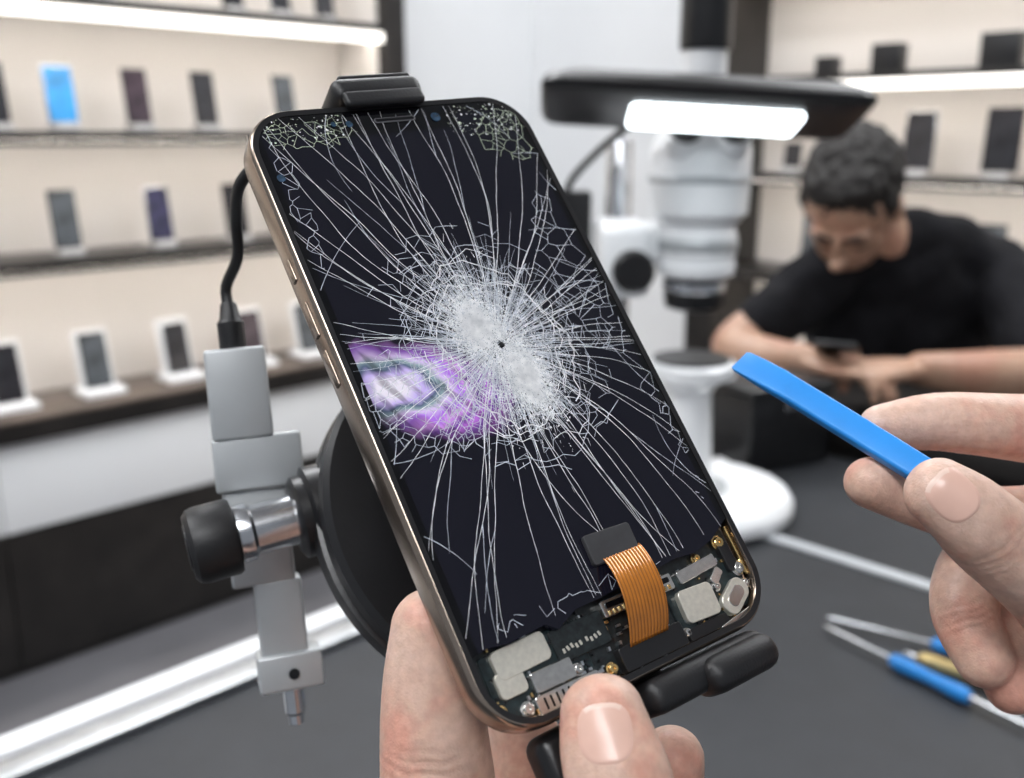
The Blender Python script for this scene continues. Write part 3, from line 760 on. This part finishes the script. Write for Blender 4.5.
sweep_bm(bm,[(.004,.190,1.170),(.008,.185,1.135),(.008,.165,1.095),(-.005,.11,1.055),(-.06,-.08,1.0)],[(.026,.016),(.034,.019),(.028,.021),(.029,.026),(.040,.038)],up=(0,-1,.3),seg=28)
me=fuse(bm,.0008,7)
th_ax=(-.06,.30,.95)
cl=[]
for i,(dz,dp) in enumerate(((0,.0005),(.0018,.0004),(-.0020,.0004),(.0036,.0002),(-.0038,.00025))):
    cl.append((V3((.0206,.1520,1.2305))+V3(th_ax)*dz,th_ax,.009,.00045,dp))
    cl.append((V3((-.0172,.178,1.2250))+V3((0,.1,1))*dz*1.2,(0,.15,1),.013,.0006,dp))
creases(me,cl)
hl=empty('human_hand'); mkobj('hand_skin',me,M_skin,hl,ang=None)
nail(me,hl,(.0172,.164,1.2430),(-.10,.45,.88),(-.08,-.86,.50),.0106,.0108,'thumb_nail')
# right hand, pinching pry tool
bm=bmesh.new()
sweep_bm(bm,[(.0888,.1975,1.2777),(.0948,.1965,1.2735),(.1005,.1970,1.2685),(.1170,.2000,1.2555),(.140,.212,1.236)],[(.0074,.0064),(.0086,.0078),(.0094,.0088),(.0108,.0105),(.0150,.0145)],up=(-.3,-.8,.5))
sweep_bm(bm,[(.0925,.2400,1.2790),(.1060,.2405,1.2802),(.1225,.2400,1.2792),(.1529,.2487,1.2735),(.18,.26,1.262)],[.0058,.0074,.0083,.0105,.013])
sweep_bm(bm,[(.0875,.2310,1.2675),(.1066,.2360,1.2600),(.1279,.2430,1.2530),(.1617,.2576,1.2472)],[.0064,.0076,.0088,.012])
sweep_bm(bm,[(.1105,.2110,1.2310),(.1080,.2185,1.2400),(.1150,.2290,1.2470),(.1300,.2400,1.2490),(.1618,.2595,1.2400)],[.0068,.0078,.0084,.0088,.012])
sweep_bm(bm,[(.1180,.2110,1.2240),(.1180,.2190,1.2320),(.1310,.2350,1.2370),(.1600,.252,1.228)],[.0066,.0074,.0085,.012])
sweep_bm(bm,[(.150,.245,1.265),(.168,.252,1.245),(.175,.250,1.225),(.172,.24,1.212)],[.014,.018,.019,.016])
sweep_bm(bm,[(.140,.212,1.236),(.160,.228,1.220),(.195,.245,1.200),(.235,.24,1.185),(.42,.15,1.10)],[(.015,.015),(.024,.018),(.029,.021),(.029,.025),(.042,.038)],seg=28)
me=fuse(bm,.0008,6)
cl=[]
for dz,dp in ((0,.0005),(.0016,.0004),(-.0018,.0004),(.0034,.00025)):
    d=V3((.66,.03,-.75)); cl.append((V3((.1015,.189,1.2680))+d*dz,d,.010,.0004,dp))
    d=V3((1,0,0)); cl.append((V3((.1065,.234,1.281))+d*dz,d,.010,.0004,dp)); cl.append((V3((.107,.228,1.262))+d*dz,d,.009,.0004,dp))
    d=V3((-.3,.5,.8)); cl.append((V3((.105,.212,1.240))+d*dz,d,.009,.0004,dp))
creases(me,cl)
hr=empty('human_hand'); mkobj('hand_skin',me,M_skin,hr,ang=None)
nail(me,hr,(.0897,.192,1.2787),(-.62,.10,.62),(-.35,-.85,.35),.0098,.0104,'thumb_nail')
# pry tool
tt=V3((.0602,.2588,1.2925)); te=V3((.1076,.2111,1.2674)); td=(te-tt); TL=td.length; td.normalize()
TM=frameM(tt,td,V3((.58,.48,.58)))
bm=bmesh.new(); rings=[]
for z,w,th,off in ((0,.0062,.0007,-.0010),(.0010,.0070,.0011,-.0009),(.006,.0074,.0019,-.0005),(.012,.0076,.0028,-.0001),(.018,.0072,.0032,0),(.045,.0072,.0034,0),(TL-.002,.0066,.0034,0),(TL,.0058,.0028,0)):
    rings.append([bm.verts.new((x,y+off,z)) for x,y in rrect(w,th,min(th,w)*.28,4)])
n=len(rings[0])
for a,b in zip(rings,rings[1:]):
    for i in range(n): bm.faces.new((a[i],a[(i+1)%n],b[(i+1)%n],b[i]))
bm.faces.new(rings[0][::-1]); bm.faces.new(rings[-1])
pt_=empty('pry_tool'); M_pry=pm('bright_blue_nylon',(.02,.25,.70),.38,nscale=80,namt=.06,bump=.00004,bscale=1200)
mkobj('blade',bm2(bm),M_pry,pt_,TM,ang=30)

# ------------------------------------------------------------------ technician
tn=empty('technician')
M_skm=skinmat('skin_tan',((.42,.22,.15),(.44,.27,.185),(.50,.32,.23)),.22,2.0,.05)
M_hair=pm('black_hair',(.010,.008,.007),.7,nscale=150,namt=.5,bump=.003,bscale=160)
M_shirt=pm('black_tshirt',(.008,.008,.010),.9,nscale=30,namt=.3,bump=.008,bscale=16,spec=.2)
M_jean=pm('dark_trousers',(.02,.022,.03),.8,nscale=40,namt=.2)
Fd=V3((-.38,-.62,-.72)).normalized()
hx=V3((.9,-.42,.04)); hx=(hx-Fd*hx.dot(Fd)).normalized(); hup=hx.cross(Fd)
if hup.z<0: hup=-hup
HM=Matrix.Identity(4); yx=Fd; zx=hup; xx=yx.cross(zx)
for i in range(3): HM[i][0]=xx[i]; HM[i][1]=yx[i]; HM[i][2]=zx[i]; HM[i][3]=(.550,1.645,1.236)[i]
bm=bmesh.new()
ell_bm(bm,(0,-.010,.030),(.072,.090,.080),HM); ell_bm(bm,(0,.020,-.030),(.057,.064,.080),HM)
ell_bm(bm,(0,.050,-.092),(.027,.026,.022),HM); ell_bm(bm,(0,.072,.020),(.050,.014,.009),HM)
ell_bm(bm,(0,.096,-.024),(.014,.019,.012),HM); ell_bm(bm,(0,.086,-.004),(.008,.016,.028),HM)
ell_bm(bm,(0,.072,-.058),(.022,.010,.010),HM)
for s in (-1,1):
    ell_bm(bm,(s*.072,-.008,-.006),(.008,.018,.030),HM); ell_bm(bm,(s*.030,.064,-.004),(.014,.010,.010),HM); ell_bm(bm,(s*.036,.044,-.022),(.018,.018,.018),HM)
sweep_bm(bm,[HM@V3((0,-.035,-.03)),(.600,1.690,1.195),(.655,1.715,1.150)],[.052,.054,.062])
me=fuse(bm,.0035,2); mkobj('head_and_neck',me,M_skm,tn,ang=None)
bm=bmesh.new()
ell_bm(bm,(0,-.022,.044),(.077,.094,.080),HM); ell_bm(bm,(0,-.050,.012),(.073,.064,.076),HM); ell_bm(bm,(0,.022,.084),(.060,.052,.032),HM)
for s in (-1,1): ell_bm(bm,(s*.064,.004,.028),(.012,.030,.034),HM)
me=fuse(bm,.003,1); roughen(me,.006,60); roughen(me,.003,180); mkobj('short_hair',me,M_hair,tn,ang=None)
for i,s in enumerate((-1,1)):
    sweep('eyebrow_%d'%i,[HM@V3((s*.012,.086,.017)),HM@V3((s*.030,.083,.021)),HM@V3((s*.046,.067,.016))],[.0032,.004,.002],M_hair,tn)
    sweep('eyelash_%d'%i,[HM@V3((s*.018,.075,-.010)),HM@V3((s*.030,.075,-.012)),HM@V3((s*.042,.064,-.010))],[.0016]*3,M_hair,tn)
M_lip=pm('lips',(.36,.17,.13),.5,nscale=40,namt=.1)
sweep('mouth',[HM@V3((-.018,.071,-.062)),HM@V3((0,.081,-.059)),HM@V3((.018,.071,-.062))],[.0015,.0035,.0015],M_lip,tn)
wv=V3((.98,.17,0))
bm=bmesh.new()
up=(.17,-.98,0)
sweep_bm(bm,[(.76,1.90,.64),(.755,1.885,.80),(.73,1.83,.96),(.695,1.765,1.07),(.672,1.728,1.130)],[(.155,.115),(.150,.11),(.172,.12),(.178,.108),(.125,.080)],up=up,seg=32)
sweep_bm(bm,[(.515,1.685,1.110),(.58,1.70,1.150),(.67,1.715,1.165),(.77,1.735,1.152),(.850,1.735,1.105)],[.048,.058,.062,.062,.062],up=(0,0,1))
sweep_bm(bm,[(.525,1.685,1.112),(.460,1.650,1.075),(.410,1.612,1.047)],[.054,.050,.049])
sweep_bm(bm,[(.835,1.735,1.115),(.852,1.66,1.06),(.845,1.58,1.010)],[.066,.061,.060])
me=fuse(bm,.006,4); roughen(me,.012,14); mkobj('tshirt',me,M_shirt,tn,ang=None)
def hand(bm,w,d,side):
    """wrist w, direction d: palm + four fingers + thumb"""
    w=V3(w); d=V3(d).normalized(); up_=V3((0,0,1)); s=d.cross(up_).normalized()*side
    sweep_bm(bm,[w,w+d*.04,w+d*.075],[(.024,.016),(.038,.015),(.036,.012)],up=(0,0,1))
    for k,(o,l) in enumerate(((-.028,.062),(-.010,.072),(.009,.068),(.026,.052))):
        b=w+d*.075+s*o
        sweep_bm(bm,[b,b+d*l*.45+V3((0,0,.004)),b+d*l*.75-V3((0,0,.012)),b+d*l*.85-V3((0,0,.028))],[.0088,.0082,.0076,.0066],seg=12,sub=4)
    b=w+d*.025-s*.025
    sweep_bm(bm,[b,b+d*.03-s*.02,b+d*.06-s*.018-V3((0,0,.01)),b+d*.075-s*.008-V3((0,0,.016))],[.013,.011,.010,.008],seg=12,sub=4)
bm=bmesh.new()
sweep_bm(bm,[(.44,1.635,1.060),(.362,1.580,1.015),(.400,1.515,1.010),(.436,1.465,1.022)],[.041,.041,.036,.025])
hand(bm,(.436,1.465,1.022),(.75,-.55,-.10),1)
me=fuse(bm,.0035,2); mkobj('arm_r',me,M_skm,tn,ang=None)
bm=bmesh.new()
sweep_bm(bm,[(.848,1.62,1.03),(.838,1.520,.992),(.72,1.470,.996),(.610,1.450,1.010)],[.046,.044,.040,.026])
hand(bm,(.610,1.450,1.010),(-.97,-.05,.05),1)
me=fuse(bm,.0035,2); mkobj('arm_l',me,M_skm,tn,ang=None)
bm=bmesh.new()
sweep_bm(bm,[(.76,1.90,.66),(.76,1.91,.58)],[(.165,.13),(.16,.13)],up=up)
for s in (-1,1):
    hp=V3((.76,1.88,.60))+wv*.09*s
    kn=hp+V3((-.03,-.37,.02)); an=V3((kn.x,kn.y+.06,.10))
    sweep_bm(bm,[hp,hp.lerp(kn,.5),kn,kn.lerp(an,.4),an],[.085,.078,.062,.056,.042])
me=fuse(bm,.008,3); mkobj('trousers',me,M_jean,tn,ang=None)
for i,s in enumerate((-1,1)):
    an=V3((.73,1.57,.05))+wv*.09*s
    sweep('shoe_%d'%i,[an+V3((0,.05,0)),an+V3((0,-.08,0)),an+V3((0,-.16,-.01))],[(.042,.045),(.045,.042),(.040,.032)],M_blackp,tn,up=(0,0,1))
st=empty('stool',Matrix.Translation((.76,1.92,0)))
lathe('seat',[(.17,.42),(.18,.425),(.18,.450),(.16,.463),(0,.463)],M_blackp,st)
lathe('post',[(.03,.05),(.03,.42)],M_steel,st); lathe('foot_plate',[(.22,.0),(.22,.02),(.03,.05)],M_steel,st)
dv=empty('smartphone_under_repair',T((.478,1.438,1.045))@Matrix.Rotation(math.radians(-25),4,'Z')@Matrix.Rotation(math.radians(70),4,'X'))
box('body',-.030,.030,-.004,.004,-.035,.035,M_blackp,dv,None,.003)
box('screen',-.027,.027,.0041,.0048,-.032,.032,scr[3],dv)

# ------------------------------------------------------------------ world + camera
w=bpy.data.worlds.new('world'); SC.world=w; w.use_nodes=True
bg=w.node_tree.nodes['Background']; bg.inputs[0].default_value=(.84,.90,1.0,1); bg.inputs[1].default_value=.36
cam=bpy.data.cameras.new('camera'); co=bpy.data.objects.new('camera',cam); COL.objects.link(co)
co.location=(0,0,1.35); co.rotation_euler=(math.radians(90-14.3),0,0)
cam.sensor_width=36; cam.lens=35.156; cam.clip_start=.01
cam.dof.use_dof=True; cam.dof.focus_distance=.222; cam.dof.aperture_fstop=12.5
SC.camera=co
SC.view_settings.view_transform='Standard'; SC.view_settings.look='None'
